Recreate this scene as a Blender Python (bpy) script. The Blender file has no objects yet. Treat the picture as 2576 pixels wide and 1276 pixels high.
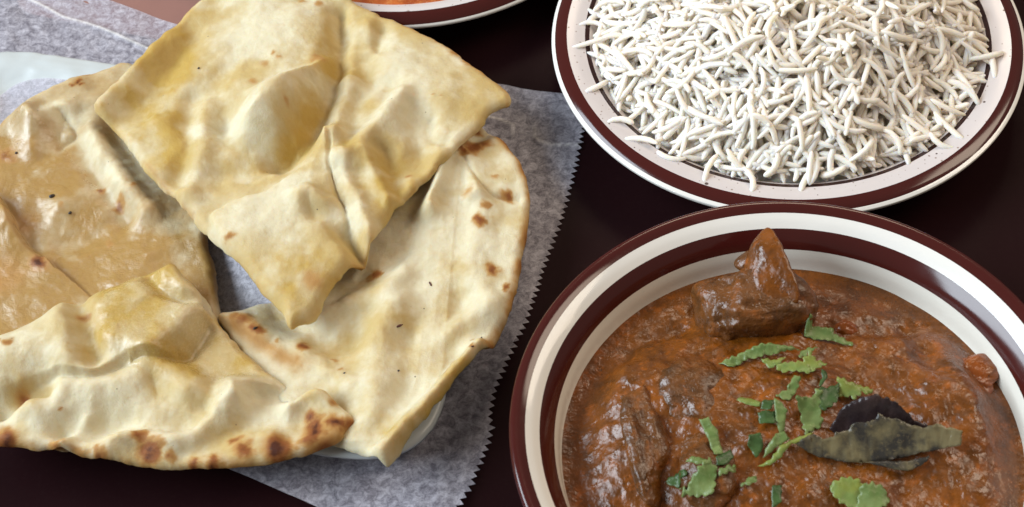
import bpy, bmesh, math, random
import numpy as np
from mathutils import Matrix, Vector
random.seed(7); rng = np.random.default_rng(7)
S = 0.01                                   # everything below is written in centimetres
C = bpy.context.scene.collection
scn = bpy.context.scene

# ------------------------------------------------------------------ camera, world, light, exposure
HF, PITCH, ROLL, CH = 32.0, math.radians(51.8), math.radians(-4.5), 50.0
Y0 = CH / math.tan(PITCH)
cp, sp, cr, sr = math.cos(PITCH), math.sin(PITCH), math.cos(ROLL), math.sin(ROLL)
X_ = np.array([1., 0, 0]); Yu = np.array([0, sp, cp]); F_ = np.array([0, cp, -sp])
RIGHT, UP = cr * X_ + sr * Yu, -sr * X_ + cr * Yu
cam = bpy.data.cameras.new('camera'); camo = bpy.data.objects.new('camera', cam); C.objects.link(camo)
cam.sensor_width = 36; cam.lens = 18 / math.tan(math.radians(HF / 2)); cam.clip_start = 0.02; cam.clip_end = 30
M = Matrix.Identity(4)
for i in range(3):
    M[i][0], M[i][1], M[i][2] = RIGHT[i], UP[i], -F_[i]
M[0][3], M[1][3], M[2][3] = 0, -Y0 * S, CH * S
camo.matrix_world = M
cam.dof.use_dof = True; cam.dof.focus_distance = 0.625; cam.dof.aperture_fstop = 22
scn.camera = camo
FPX = 1288 / math.tan(math.radians(HF / 2))

def U(px, py, z=0.0):
    """point of the photograph (2576 px wide) -> world x, y at height z (cm)"""
    px = np.asarray(px, float); py = np.asarray(py, float); z = np.asarray(z, float)
    x = (px - 1288) / FPX; y = -(py - 637.8) / FPX
    d = x[..., None] * RIGHT + y[..., None] * UP + F_
    t = (z - CH) / d[..., 2]
    return np.stack([d[..., 0] * t, d[..., 1] * t - Y0], -1)

w = bpy.data.worlds.new('World'); scn.world = w; w.use_nodes = True
w.node_tree.nodes['Background'].inputs[0].default_value = (1.0, 0.90, 0.80, 1)
w.node_tree.nodes['Background'].inputs[1].default_value = 0.25

def area(name, loc, target, sx, sy, power, col):
    l = bpy.data.lights.new(name, 'AREA'); l.shape = 'RECTANGLE'; l.size = sx * S; l.size_y = sy * S
    l.energy = power; l.color = col
    o = bpy.data.objects.new(name, l); C.objects.link(o); o.location = Vector(loc) * S
    o.rotation_euler = (Vector(target) - Vector(loc)).to_track_quat('-Z', 'Y').to_euler()
    return o
area('window_light', (-190, 0, 142), (0, 0, 0), 205, 120, 118, (0.78, 0.90, 1.0))
area('ceiling_lamp', (112, 22, 110), (0, 0, 0), 70, 70, 12.0, (1.0, 0.84, 0.66))
area('ceiling_lamp', (38, 140, 150), (0, 0, 0), 60, 40, 8.0, (1.0, 0.80, 0.60))
scn.view_settings.view_transform = 'Standard'; scn.view_settings.look = 'None'
scn.view_settings.gamma = 1; scn.view_settings.exposure = -0.1
scn.render.engine = 'CYCLES'
scn.cycles.max_bounces = 10; scn.cycles.diffuse_bounces = 8; scn.cycles.transmission_bounces = 8; scn.cycles.transparent_max_bounces = 12; scn.cycles.use_denoising = True
scn.cycles.sample_clamp_indirect = 6

# ------------------------------------------------------------------ small tools
def hash2(ix, iy, seed):
    n = (ix.astype(np.int64) * 374761393 + iy.astype(np.int64) * 668265263 + seed * 1442695041) & 0x7fffffff
    n = ((n ^ (n >> 13)) * 1274126177) & 0x7fffffff
    return ((n ^ (n >> 16)) & 0xffff) / 65535.0
def vnoise(x, y, seed=0):
    ix, iy = np.floor(x), np.floor(y); fx, fy = x - ix, y - iy
    fx = fx**3 * (fx * (fx * 6 - 15) + 10); fy = fy**3 * (fy * (fy * 6 - 15) + 10)
    a, b = hash2(ix, iy, seed), hash2(ix + 1, iy, seed); c, d = hash2(ix, iy + 1, seed), hash2(ix + 1, iy + 1, seed)
    return (a + (b - a) * fx) * (1 - fy) + (c + (d - c) * fx) * fy
def fbm(x, y, seed=0, octs=4, gain=0.5):
    s, a, n = 0, 1.0, 0
    for k in range(octs):
        th = 0.6 * k + 0.3
        xx, yy = x * math.cos(th) - y * math.sin(th), x * math.sin(th) + y * math.cos(th)
        s = s + a * (vnoise(xx * 2**k + 17.3 * k, yy * 2**k - 9.1 * k, seed + k) * 2 - 1); n += a; a *= gain
    return s / n
def sstep(a, b, x):
    t = np.clip((x - a) / (b - a), 0, 1); return t * t * (3 - 2 * t)
def dist_poly(P, poly, closed=False):
    """distance of points P (n,2) to a polyline"""
    poly = np.asarray(poly, float); A = poly if closed else poly[:-1]; B = np.roll(poly, -1, 0) if closed else poly[1:]
    best = np.full(len(P), 1e9)
    for a, b in zip(A, B):
        ab = b - a; t = np.clip(((P - a) @ ab) / (ab @ ab + 1e-12), 0, 1)
        best = np.minimum(best, np.hypot(*(P - a - t[:, None] * ab).T))
    return best
def inside(P, poly):
    poly = np.asarray(poly, float); r = np.zeros(len(P), bool); j = len(poly) - 1
    for i in range(len(poly)):
        (xi, yi), (xj, yj) = poly[i], poly[j]
        c = ((yi > P[:, 1]) != (yj > P[:, 1])) & (P[:, 0] < (xj - xi) * (P[:, 1] - yi) / (yj - yi + 1e-12) + xi)
        r ^= c; j = i
    return r
def smooth_line(pts, n=6, closed=False):
    """Catmull-Rom through points of any dimension"""
    p = np.asarray(pts, float); m = len(p); out = []
    for i in range(m if closed else m - 1):
        g = (lambda k: p[k % m]) if closed else (lambda k: p[min(max(k, 0), m - 1)])
        a, b, c, d = g(i - 1), g(i), g(i + 1), g(i + 2)
        for k in range(n):
            t = k / n
            out.append(0.5 * (2 * b + (c - a) * t + (2 * a - 5 * b + 4 * c - d) * t * t + (3 * b - a - 3 * c + d) * t**3))
    if not closed: out.append(p[-1])
    return np.array(out)
def resample(p, step, closed=True):
    p = np.asarray(p, float); q = np.vstack([p, p[:1]]) if closed else p
    s = np.r_[0, np.cumsum(np.linalg.norm(np.diff(q[:, :2], axis=0), axis=1))]
    n = max(8, int(s[-1] / step)); t = np.linspace(0, s[-1], n + 1)[: -1 if closed else None]
    return np.stack([np.interp(t, s, q[:, k]) for k in range(q.shape[1])], 1)

def mesh(name, V, faces, mat=None, smooth=True, col=None, attrs=None):
    me = bpy.data.meshes.new(name)
    me.from_pydata((np.asarray(V, float) * S).tolist(), [], faces if isinstance(faces, list) else faces.tolist())
    if smooth: me.polygons.foreach_set('use_smooth', [True] * len(me.polygons))
    if mat: me.materials.append(mat)
    if col is not None:
        a = me.color_attributes.new('col', 'FLOAT_COLOR', 'POINT')
        a.data.foreach_set('color', np.c_[col, np.ones(len(col))].ravel().astype(np.float32))
    for k, v in (attrs or {}).items():
        a = me.attributes.new(k, 'FLOAT', 'POINT'); a.data.foreach_set('value', np.asarray(v, np.float32))
    me.update(); return me
def obj(name, me, parent=None, loc=None):
    o = bpy.data.objects.new(name, me); C.objects.link(o)
    if parent: o.parent = parent
    if loc is not None: o.location = Vector(loc) * S
    return o
def empty(name, loc=(0, 0, 0)):
    return obj(name, None, None, loc)
def tag(o, label=None, cat=None, group=None, kind=None):
    for k, v in (('label', label), ('category', cat), ('group', group), ('kind', kind)):
        if v: o[k] = v
    return o

# ------------------------------------------------------------------ materials
class N:
    def __init__(s, name):
        s.m = bpy.data.materials.new(name); s.m.use_nodes = True; s.t = s.m.node_tree; s.t.nodes.clear()
        s.out = s('ShaderNodeOutputMaterial'); s._co = None
    def __call__(s, typ, **kw):
        n = s.t.nodes.new(typ)
        for k, v in kw.items(): setattr(n, k, v)
        return n
    def link(s, a, b): s.t.links.new(a, b)
    def co(s):
        if not s._co: s._co = s('ShaderNodeTexCoord').outputs['Object']
        return s._co
    def noise(s, scale, detail=4, rough=.55, dist=0.0):          # scale = features per cm
        n = s('ShaderNodeTexNoise'); n.inputs['Scale'].default_value = scale * 100; n.inputs['Detail'].default_value = detail
        n.inputs['Roughness'].default_value = rough; n.inputs['Distortion'].default_value = dist
        s.link(s.co(), n.inputs['Vector']); return n.outputs['Fac']
    def voro(s, scale, feature='F1'):
        n = s('ShaderNodeTexVoronoi', feature=feature); n.inputs['Scale'].default_value = scale * 100
        s.link(s.co(), n.inputs['Vector']); return n
    def ramp(s, fac, stops):
        n = s('ShaderNodeValToRGB'); e = n.color_ramp.elements
        while len(e) < len(stops): e.new(0.5)
        for k, (p, c) in enumerate(stops):
            e[k].position = p; e[k].color = (c, c, c, 1) if np.isscalar(c) else (*c, 1)
        s.link(fac, n.inputs[0]); return n.outputs[0]
    def mix(s, fac, a, b, blend='MIX'):
        n = s('ShaderNodeMix', data_type='RGBA', blend_type=blend)
        for i, v in ((0, fac), (6, a), (7, b)):
            if hasattr(v, 'links'): s.link(v, n.inputs[i])
            elif np.isscalar(v): n.inputs[i].default_value = v
            else: n.inputs[i].default_value = (*v, 1)
        return n.outputs[2]
    def math(s, op, a, b=0.0):
        n = s('ShaderNodeMath', operation=op)
        for i, v in ((0, a), (1, b)):
            if hasattr(v, 'links'): s.link(v, n.inputs[i])
            else: n.inputs[i].default_value = v
        return n.outputs[0]
    def attr(s, name, out='Color'):
        n = s('ShaderNodeAttribute', attribute_name=name); return n.outputs[out]
    def bump(s, h, strength, dist, normal=None):                  # dist in cm
        n = s('ShaderNodeBump'); n.inputs['Strength'].default_value = strength; n.inputs['Distance'].default_value = dist * S
        s.link(h, n.inputs['Height'])
        if normal: s.link(normal, n.inputs['Normal'])
        return n.outputs[0]
    def principled(s, **kw):
        p = s('ShaderNodeBsdfPrincipled')
        for k, v in kw.items():
            i = p.inputs[k]
            if hasattr(v, 'links'): s.link(v, i)
            elif isinstance(v, tuple) and len(v) == 3 and i.type == 'RGBA': i.default_value = (*v, 1)
            else: i.default_value = v
        s.link(p.outputs[0], s.out.inputs[0]); return p

def mat_ceramic(name, col, speck=False, rough=0.09, tint=0.0):
    n = N(name); c = n.mix(n.noise(.5, 3), col, tuple(k * .94 for k in col))
    if speck:
        v = n.voro(2.3); rnd = v.outputs['Color']
        sep = n('ShaderNodeSeparateColor'); n.link(rnd, sep.inputs[0])
        rad = n.math('MULTIPLY', n.math('POWER', sep.outputs[0], 1.8), 0.19)
        d = n.math('SUBTRACT', rad, n.math('ADD', v.outputs['Distance'], n.math('MULTIPLY', n.noise(14, 2), .03)))
        f = n.ramp(n.math('ADD', n.math('MULTIPLY', d, 20.0), .35), [(.2, 0.), (.8, .92)])
        c = n.mix(f, c, (.05, .022, .015))
        v2 = n.voro(5.5); s2 = n('ShaderNodeSeparateColor'); n.link(v2.outputs['Color'], s2.inputs[0])
        d2 = n.math('SUBTRACT', n.math('MULTIPLY', n.math('POWER', s2.outputs[1], 1.6), .24), v2.outputs['Distance'])
        c = n.mix(n.ramp(n.math('ADD', n.math('MULTIPLY', d2, 16.0), .3), [(.2, 0.), (.8, .7)]), c, (.16, .09, .06))
    b = n.bump(n.noise(.8, 2), .06, .03)
    n.principled(**{'Base Color': c, 'Roughness': n.ramp(n.noise(1.5, 4), [(.3, rough), (.8, rough + .07)]), 'Normal': b, 'Specular IOR Level': .45})
    return n.m
M_WHITE = mat_ceramic('white_glaze', (.74, .71, .66))
M_CREAM = mat_ceramic('cream_glaze', (.70, .66, .58))
M_SPECK = mat_ceramic('speckled_glaze', (.57, .52, .51), True, .16)
M_BROWN = mat_ceramic('brown_glaze', (.052, .0075, .0060), False, .10)
M_LINE = mat_ceramic('dark_line_glaze', (.028, .010, .009), False, .12)

def mat_table():
    n = N('dark_laminate')
    c = n.mix(n.noise(.06, 3), (.0085, .0036, .0042), (.018, .0050, .0060))
    c = n.mix(n.ramp(n.noise(6, 5), [(.55, 0.), (.8, .35)]), c, (.022, .010, .010))
    n.principled(**{'Base Color': c, 'Roughness': n.ramp(n.noise(.7, 5), [(.3, .30), (.7, .40)]), 'Normal': n.bump(n.noise(20, 3), .05, .01), 'Specular IOR Level': .03})
    return n.m
def mat_paper():
    n = N('translucent_wax_paper')
    fib = n.noise(3.2, 7, .74, .5); fine = n.noise(12, 4, .8, .4)
    f = n.math('ADD', n.math('MULTIPLY', fib, .75), n.math('MULTIPLY', fine, .25))
    cov = n.math('ADD', n.ramp(f, [(.41, .42), (.60, .88)]), n.math('MULTIPLY', n.attr('crease', 'Fac'), .3))
    col = n.mix(n.ramp(f, [(.35, 0.), (.7, 1.)]), (.45, .42, .50), (.72, .70, .77))
    col = n.mix(n.attr('crease', 'Fac'), col, (.82, .80, .80))
    tr = n('ShaderNodeBsdfTransparent'); tr.inputs[0].default_value = (.93, .91, .91, 1)
    tl = n('ShaderNodeBsdfTranslucent'); n.link(col, tl.inputs[0])
    p = n.principled(**{'Base Color': col, 'Roughness': .42, 'Normal': n.bump(n.noise(14, 5, .7), .25, .02), 'Specular IOR Level': .5})
    m1 = n('ShaderNodeMixShader'); m1.inputs[0].default_value = .25; n.link(p.outputs[0], m1.inputs[1]); n.link(tl.outputs[0], m1.inputs[2])
    m2 = n('ShaderNodeMixShader'); n.link(cov, m2.inputs[0]); n.link(tr.outputs[0], m2.inputs[1]); n.link(m1.outputs[0], m2.inputs[2])
    n.link(m2.outputs[0], n.out.inputs[0]); return n.m
def mat_naan():
    n = N('baked_flatbread')
    c = n.attr('col')
    c = n.mix(n.ramp(n.noise(4.5, 6, .65), [(.35, 0.), (.75, .5)]), c, n.mix(1.0, c, (.93, .86, .70), 'MULTIPLY'))
    c = n.mix(n.ramp(n.noise(14, 4, .7), [(.55, 0.), (.72, .22)]), c, n.mix(1.0, c, (.86, .76, .58), 'MULTIPLY'))
    v = n.voro(2.6); s_ = n('ShaderNodeSeparateColor'); n.link(v.outputs['Color'], s_.inputs[0])
    d = n.math('SUBTRACT', n.math('MULTIPLY', n.math('POWER', s_.outputs[0], 6.0), .10), v.outputs['Distance'])
    c = n.mix(n.ramp(n.math('ADD', n.math('MULTIPLY', d, 10.0), .3), [(.2, 0.), (.8, .85)]), c, (.07, .045, .03))
    g = n.attr('gloss', 'Fac')
    rough = n.math('SUBTRACT', n.ramp(n.noise(9, 4), [(.3, .62), (.7, .50)]), n.math('MULTIPLY', g, .46))
    spec = n.math('ADD', n.math('MULTIPLY', g, .55), .16)
    h = n.math('ADD', n.math('MULTIPLY', n.noise(6, 6, .62), 1.0), n.math('MULTIPLY', n.noise(24, 3, .6), .28))
    b = n.bump(h, .55, .05)
    n.principled(**{'Base Color': c, 'Roughness': rough, 'Specular IOR Level': spec, 'Normal': b,
                    'Coat Weight': n.math('MULTIPLY', g, .5), 'Coat Roughness': .22, 'Coat Normal': n.bump(h, .28, .05), 'Subsurface Weight': .40, 'Subsurface Radius': (.006, .0038, .0018), 'Subsurface Scale': .8})
    return n.m
def mat_rice():
    n = N('steamed_rice')
    oi = n('ShaderNodeObjectInfo').outputs['Random']
    c = n.mix(n.noise(1.2, 3), (.96, .90, .825), (.97, .925, .875))
    c = n.mix(n.ramp(oi, [(.0, 0.), (1., .3)]), c, (.95, .865, .72))
    p = n.principled(**{'Base Color': c, 'Roughness': .45, 'Specular IOR Level': .3, 'Normal': n.bump(n.noise(9, 3), .12, .02),
                    'Subsurface Weight': .6, 'Subsurface Radius': (.0040, .0032, .0020), 'Subsurface Scale': .3})
    tl = n('ShaderNodeBsdfTranslucent'); n.link(n.mix(1.0, c, (1., .98, .92), 'MULTIPLY'), tl.inputs[0]); m = n('ShaderNodeMixShader'); m.inputs[0].default_value = .28
    n.link(p.outputs[0], m.inputs[1]); n.link(tl.outputs[0], m.inputs[2]); n.link(m.outputs[0], n.out.inputs[0]); return n.m
def mat_curry(name, base, deep, orange, bump=.5, rough=.30):
    n = N(name)
    f = n.noise(1.1, 5, .62, .6)
    c = n.mix(n.ramp(f, [(.35, 0.), (.68, 1.)]), deep, base)
    c = n.mix(n.ramp(n.noise(2.3, 5, .65), [(.54, 0.), (.72, .75)]), c, orange)
    v = n.voro(7.0); s_ = n('ShaderNodeSeparateColor'); n.link(v.outputs['Color'], s_.inputs[0])
    d = n.math('SUBTRACT', n.math('MULTIPLY', n.math('POWER', s_.outputs[0], 3.0), .22), v.outputs['Distance'])
    c = n.mix(n.ramp(n.math('ADD', n.math('MULTIPLY', d, 6.0), .35), [(.2, 0.), (.8, .8)]), c, (.012, .007, .004))
    c = n.mix(n.ramp(n.noise(16, 3, .6), [(.6, 0.), (.75, .2)]), c, tuple(min(1, k * 1.6) for k in orange))
    h = n.math('ADD', n.math('MULTIPLY', n.noise(2.6, 2, .5, .15), 1.0), n.math('MULTIPLY', n.ramp(n.noise(7.0, 2, .5), [(.5, 0.), (.72, 1.)]), .15))
    b = n.bump(h, bump * .46, .18)
    n.principled(**{'Base Color': c, 'Roughness': n.ramp(n.noise(3, 4), [(.35, rough - .09), (.7, rough + .10)]), 'Normal': b, 'Specular IOR Level': .5})
    return n.m
def mat_leaf(name, a, b_, vein, rough=.32):
    n = N(name); c = n.mix(n.ramp(n.noise(1.1, 4), [(.38, 0.), (.58, 1.)]), a, b_)
    c = n.mix(n.ramp(n.noise(7, 4, .6, 1.5), [(.55, 0.), (.7, .5)]), c, vein)
    p = n.principled(**{'Base Color': c, 'Roughness': rough, 'Normal': n.bump(n.noise(7, 4, .6, 1.0), .35, .03), 'Specular IOR Level': .4})
    tl = n('ShaderNodeBsdfTranslucent'); n.link(c, tl.inputs[0]); m = n('ShaderNodeMixShader'); m.inputs[0].default_value = .25
    n.link(p.outputs[0], m.inputs[1]); n.link(tl.outputs[0], m.inputs[2]); n.link(m.outputs[0], n.out.inputs[0]); return n.m
def mat_plain(name, a, b_, rough=.5, sc=2.0, bump=.2):
    n = N(name); n.principled(**{'Base Color': n.mix(n.noise(sc, 4), a, b_), 'Roughness': rough, 'Normal': n.bump(n.noise(sc * 4, 4), bump, .03)}); return n.m
M_TABLE, M_PAPER, M_NAAN, M_RICE = mat_table(), mat_paper(), mat_naan(), mat_rice()
M_CURRY = mat_curry('brown_gravy', (.195, .054, .0035), (.085, .025, .002), (.32, .082, .006), .8, .32)
M_MEAT = mat_curry('sauce_coated_meat', (.150, .048, .007), (.062, .024, .006), (.24, .065, .007), 1.2, .35)
M_TOMATO = mat_curry('sauce_coated_tomato', (.24, .052, .005), (.16, .040, .004), (.31, .075, .010), .6, .24)
M_SIDE = mat_curry('orange_side_dish', (.50, .13, .03), (.30, .06, .015), (.62, .26, .08), .5, .25)
M_TRAY = mat_plain('white_tray', (.50, .53, .53), (.45, .48, .48), .32, .8, .05)
M_MAT = mat_plain('dusty_pink_mat', (.26, .125, .10), (.22, .105, .085), .6, 1.2, .1)
M_CRUMB = mat_plain('burnt_crumb', (.012, .008, .006), (.03, .015, .01), .4, 8)
M_SLIVER = mat_plain('charred_sliver', (.09, .015, .008), (.04, .01, .006), .5, 8)

# ------------------------------------------------------------------ table
g = [-260, -90, -40, -20, 0, 20, 40, 90, 260]
V = [(x, y, 0) for y in g for x in g]; n_ = len(g)
Fc = [(j * n_ + i, j * n_ + i + 1, (j + 1) * n_ + i + 1, (j + 1) * n_ + i) for j in range(n_ - 1) for i in range(n_ - 1)]
tag(obj('table', mesh('table', V, Fc, M_TABLE)), 'dark brown-black laminate table top under the dishes', kind='structure')

# ------------------------------------------------------------------ lathe dishes
def lathe_seg(prof, nseg=160):
    prof = np.asarray(prof, float); a = np.linspace(0, 2 * np.pi, nseg, endpoint=False); m = len(prof)
    V = np.stack([prof[:, 0][:, None] * np.cos(a), prof[:, 0][:, None] * np.sin(a), np.repeat(prof[:, 1][:, None], nseg, 1)], -1).reshape(-1, 3)
    i = np.arange(m - 1)[:, None] * nseg; j = np.arange(nseg)[None]; k = (j + 1) % nseg
    Fq = np.stack([i + j, i + k, i + nseg + k, i + nseg + j], -1).reshape(-1, 4)
    return V, Fq
def dish(name, loc, segs, label, cat, group):
    """segs: (part name, material, profile control points, smoothing) running from the rim inward to the foot"""
    root = tag(empty(name, loc), label, cat, group)
    for pn, m, prof in segs:
        p = smooth_line(prof, 5) if len(prof) > 2 else np.array([np.asarray(prof[0]) * (1 - t) + np.asarray(prof[1]) * t for t in np.linspace(0, 1, 4)])
        V, Fq = lathe_seg(p); obj(pn, mesh(pn, V, Fq[:, ::-1], m), root)
    return root
PLC, BWC, SDC = (10.88, 7.80, 0), (8.13, -10.46, 0), (-2.90, 18.70, 0)
def plate_segs(bi, ring2=(7.53, 7.36), wide=M_SPECK):
    return [('underside', M_WHITE, [(0.01, .35), (4.7, .35), (4.85, .02), (5.15, .02), (5.5, .35), (7.4, 1.05), (8.45, 1.55), (8.74, 1.80), (8.79, 1.95), (8.74, 2.00), (8.66, 2.04)]),
            ('rim_band', M_BROWN, [(8.66, 2.04), (8.54, 2.115), (8.38, 2.17), (bi, 2.205)]),
            ('speckled_rim', wide, [(bi, 2.205), (7.9, 2.15), (ring2[0], 2.06)]),
            ('thin_line', M_LINE, [(ring2[0], 2.06), (ring2[1], 2.01)]),
            ('well', wide, [(ring2[1], 2.01), (7.2, 1.88), (6.9, 1.55), (6.4, 1.1), (5.6, .88), (3.5, .8), (0.01, .8)])]
dish('rice_plate', PLC, plate_segs(8.21), 'speckled white round plate with brown rim band, heaped with white rice', 'plate', None)
side = dish('side_plate', SDC, [('underside', M_WHITE, [(0.01, .35), (4.7, .35), (4.85, .02), (5.15, .02), (5.5, .35), (7.4, 1.05), (8.35, 1.45), (8.66, 1.62), (8.72, 1.75), (8.66, 1.84)]),
            ('rim_band', M_BROWN, [(8.66, 1.84), (8.55, 1.95), (8.38, 2.07), (8.22, 2.14)]),
            ('white_rim', M_SPECK, [(8.22, 2.14), (8.0, 2.13), (7.75, 2.05)]),
            ('well', M_WHITE, [(7.75, 2.05), (7.3, 1.75), (6.6, 1.2), (5.4, .9), (3, .8), (0.01, .8)])],
     'brown-rimmed plate of orange food cut off at the top edge of the photo', 'plate', None)
dish('curry_bowl', BWC, [('outer_wall', M_BROWN, [(0.01, .5), (4.2, .5), (4.4, .02), (4.8, .02), (5.2, .6), (6.6, 1.8), (7.7, 3.0), (8.35, 3.62), (8.62, 3.85)]),
            ('rim_band', M_BROWN, [(8.62, 3.85), (8.66, 3.97), (8.62, 4.07), (8.52, 4.12), (8.36, 4.10), (8.17, 4.01)]),
            ('upper_white_band', M_WHITE, [(8.17, 4.01), (7.95, 3.88), (7.74, 3.72)]),
            ('inner_brown_band', M_BROWN, [(7.74, 3.72), (7.58, 3.56), (7.42, 3.37), (7.30, 3.16)]),
            ('well', M_CREAM, [(7.30, 3.16), (7.20, 2.85), (7.08, 2.3), (6.7, 1.7), (5.8, 1.05), (4.2, .8), (0.01, .75)])],
     'deep white bowl with two brown bands, filled with brown curry', 'bowl', None)

# ------------------------------------------------------------------ relief patches (bread, paper): closed outline, radial grid
def rrect(corners, r, n=10):
    p = np.asarray(corners, float); out = []
    for i in range(4):
        a, b, c = p[i - 1], p[i], p[(i + 1) % 4]; u = (a - b) / np.linalg.norm(a - b); v = (c - b) / np.linalg.norm(c - b)
        p0, p1 = b + u * r, b + v * r
        for t in np.linspace(0, 1, n): out.append((1 - t)**2 * p0 + 2 * t * (1 - t) * b + t * t * p1)
    return np.array(out)
TC = np.array([U(-110, 98, 1.1), U(1180, 290, 1.1), U(1106, 1188, 1.1), U(-260, 960, 1.1)])
TRAY = rrect(TC, 3.6)
def tray_sd(P): return np.where(inside(P, TRAY), 1, -1) * dist_poly(P, TRAY, True)
def tray_z(sd):                                   # top surface of tray against the distance inside its outer edge
    return np.interp(sd, [0, .10, .5, .9, 1.4, 2.0, 2.5, 40], [1.0, 1.09, 1.12, 1.06, .82, .58, .52, .51])
NAANS = []
def CLEAR(P, z, thick):
    need = np.where(tray_sd(P) > 0, tray_z(tray_sd(P)), np.interp(tray_sd(P), [-1.5, 0], [.1, 1.0])) + thick + .12; d = need - z
    return .22 * np.log1p(np.exp(np.clip(d / .22, -40, 40)))
def nearest_rbf(P, ctrl, sig):
    ctrl = np.asarray(ctrl, float); w_ = np.exp(-((P[:, None, :] - ctrl[None, :, :2])**2).sum(-1) / (2 * sig**2)) + 1e-9
    return (w_ * ctrl[None, :, 2]).sum(1) / w_.sum(1)
def to_w(pts, z):
    p = np.asarray(pts, float); zz = p[:, 2] if p.shape[1] > 2 else np.full(len(p), z); return U(p[:, 0], p[:, 1], zz)
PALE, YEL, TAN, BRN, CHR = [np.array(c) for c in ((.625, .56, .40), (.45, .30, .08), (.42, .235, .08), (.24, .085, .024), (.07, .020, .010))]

def naan(name, outline, center, ctrl, feats, spots, crust, butter, label, seed, thick=.62, zf=2.0, nr=150, step=.085, tone=0.0, sig=3.0, flour=(), gain=1.35, yel=None):
    yel = YEL if yel is None else np.array(yel)
    """outline: (px, py, z) of the photograph; ctrl: heights; feats: ridges / steps / pillows in photograph coordinates"""
    o3 = np.array([p if len(p) > 2 else (*p, zf) for p in outline], float)
    ow = np.c_[U(o3[:, 0], o3[:, 1], o3[:, 2]), o3[:, 2]]
    ow = smooth_line(ow, 4, True); ow = resample(ow, step)
    jit = fbm(ow[:, 0] * 2.2, ow[:, 1] * 2.2, seed + 50, 4, .6) * .085
    c = U(*center)[:2]
    d = ow[:, :2] - c; d = d * (1 + jit / np.linalg.norm(d, axis=1))[:, None]
    rr = (np.linspace(0, 1, nr + 1)[1:])**0.62
    P = np.vstack([c[None], (c + d[None] * rr[:, None, None]).reshape(-1, 2)]); na = len(d)
    cw = [(*U(p[0], p[1], p[2]), p[2]) for p in ctrl] 
    z = nearest_rbf(P, cw, sig)
    edge = dist_poly(P, c + d, True)
    wx = P + np.c_[fbm(P[:, 0] * .9, P[:, 1] * .9, seed, 3), fbm(P[:, 0] * .9, P[:, 1] * .9, seed + 9, 3)] * .16
    for f in feats:
        kind, pts, amp, s = f[:4]; amp = amp * (gain if kind != 'pillow' else 1.0); zt = f[4] if len(f) > 4 else zf
        L = smooth_line(to_w(pts, zt), 5, kind in ('pillow', 'dome'))
        if kind == 'ridge':                                  # rounded roll (amp > 0) or valley (amp < 0)
            dd = dist_poly(wx, L); z = z + amp * np.exp(-(dd / s)**2)
        elif kind == 'crease':                               # sharp V
            dd = dist_poly(wx, L); z = z + amp * np.exp(-dd / s)
        elif kind == 'pillow':                               # puffed area with a round shoulder
            ins = inside(wx, L); dd = dist_poly(wx, L, True); t = np.clip(dd / s, 0, 1)
            z = z + np.where(ins, amp * np.sqrt(np.clip(1 - (1 - t)**2, 0, 1)) * sstep(0, .25, dd), 0)
        elif kind == 'dome':
            ins = inside(wx, L); dd = dist_poly(wx, L, True); z = z + np.where(ins, amp * sstep(0, s, dd), 0)
        elif kind == 'lip':                                  # one side (left of the walking direction) stands higher, fading away
            dd = dist_poly(wx, L); best = np.full(len(wx), 1e9); sg = np.zeros(len(wx))
            for a, b in zip(L[:-1], L[1:]):
                ab = b - a; t = np.clip(((wx - a) @ ab) / (ab @ ab + 1e-12), 0, 1); q = wx - a - t[:, None] * ab
                h = np.hypot(q[:, 0], q[:, 1]); m = h < best; best = np.where(m, h, best); sg = np.where(m, np.sign(ab[0] * q[:, 1] - ab[1] * q[:, 0]), sg)
            tip = np.clip(np.minimum(np.hypot(*(wx - L[0]).T), np.hypot(*(wx - L[-1]).T)) / (s * 1.2), 0, 1)
            z = z + np.where(sg > 0, amp * np.sqrt(np.clip(best / .22, 0, 1)) * np.exp(-(best / s)**1.5), -.3 * amp * np.exp(-(best / (s * .5))**1.2)) * (.25 + .75 * tip)
    z = z + CLEAR(P, z, thick)
    lump = fbm(P[:, 0] * .55, P[:, 1] * .55, seed + 1, 3); z = z + .15 * lump
    z = z + .045 * fbm(P[:, 0] * 1.5, P[:, 1] * 1.5, seed + 2, 3) + .010 * fbm(P[:, 0] * 5, P[:, 1] * 5, seed + 3, 3)
    for sp_ in spots:
        q = U(sp_[0], sp_[1], zf); z = z + .07 * sp_[3] * np.exp(-(np.hypot(*(P - q).T) / (sp_[2] * .0142 * 1.15))**2)
    er = .34
    prof = np.sqrt(np.clip(1 - (1 - np.clip(edge / er, 0, 1))**2, 0, 1))
    zt_ = z - thick * .5 * (1 - prof); zb = z - thick * .55 - thick * .45 * sstep(0, er, edge)
    # colour: baked pale crust, butter-soaked yellow that also paints fold shade, brown blisters
    nz = fbm(P[:, 0] * .75, P[:, 1] * .75, seed + 5, 5, .55); n2 = fbm(P[:, 0] * 2.4, P[:, 1] * 2.4, seed + 6, 4, .6)
    y = sstep(-.4, .6, nz * .9 + tone + .14 * n2)
    gl = np.zeros(len(P))
    Pn = P + np.c_[n2, fbm(P[:, 0] * 2.4, P[:, 1] * 2.4, seed + 7, 4)] * .22
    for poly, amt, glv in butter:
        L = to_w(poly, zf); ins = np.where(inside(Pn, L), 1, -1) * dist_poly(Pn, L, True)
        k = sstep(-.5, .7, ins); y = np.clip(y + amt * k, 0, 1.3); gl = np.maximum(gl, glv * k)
    for (px, py, r, k_) in flour:
        q = U(px, py, zf); y = y - k_ * np.exp(-(np.hypot(*(Pn - q).T) / r)**2)
    y = np.clip(y, 0, 1.25)
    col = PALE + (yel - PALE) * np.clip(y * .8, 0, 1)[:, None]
    b = np.zeros(len(P))
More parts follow.
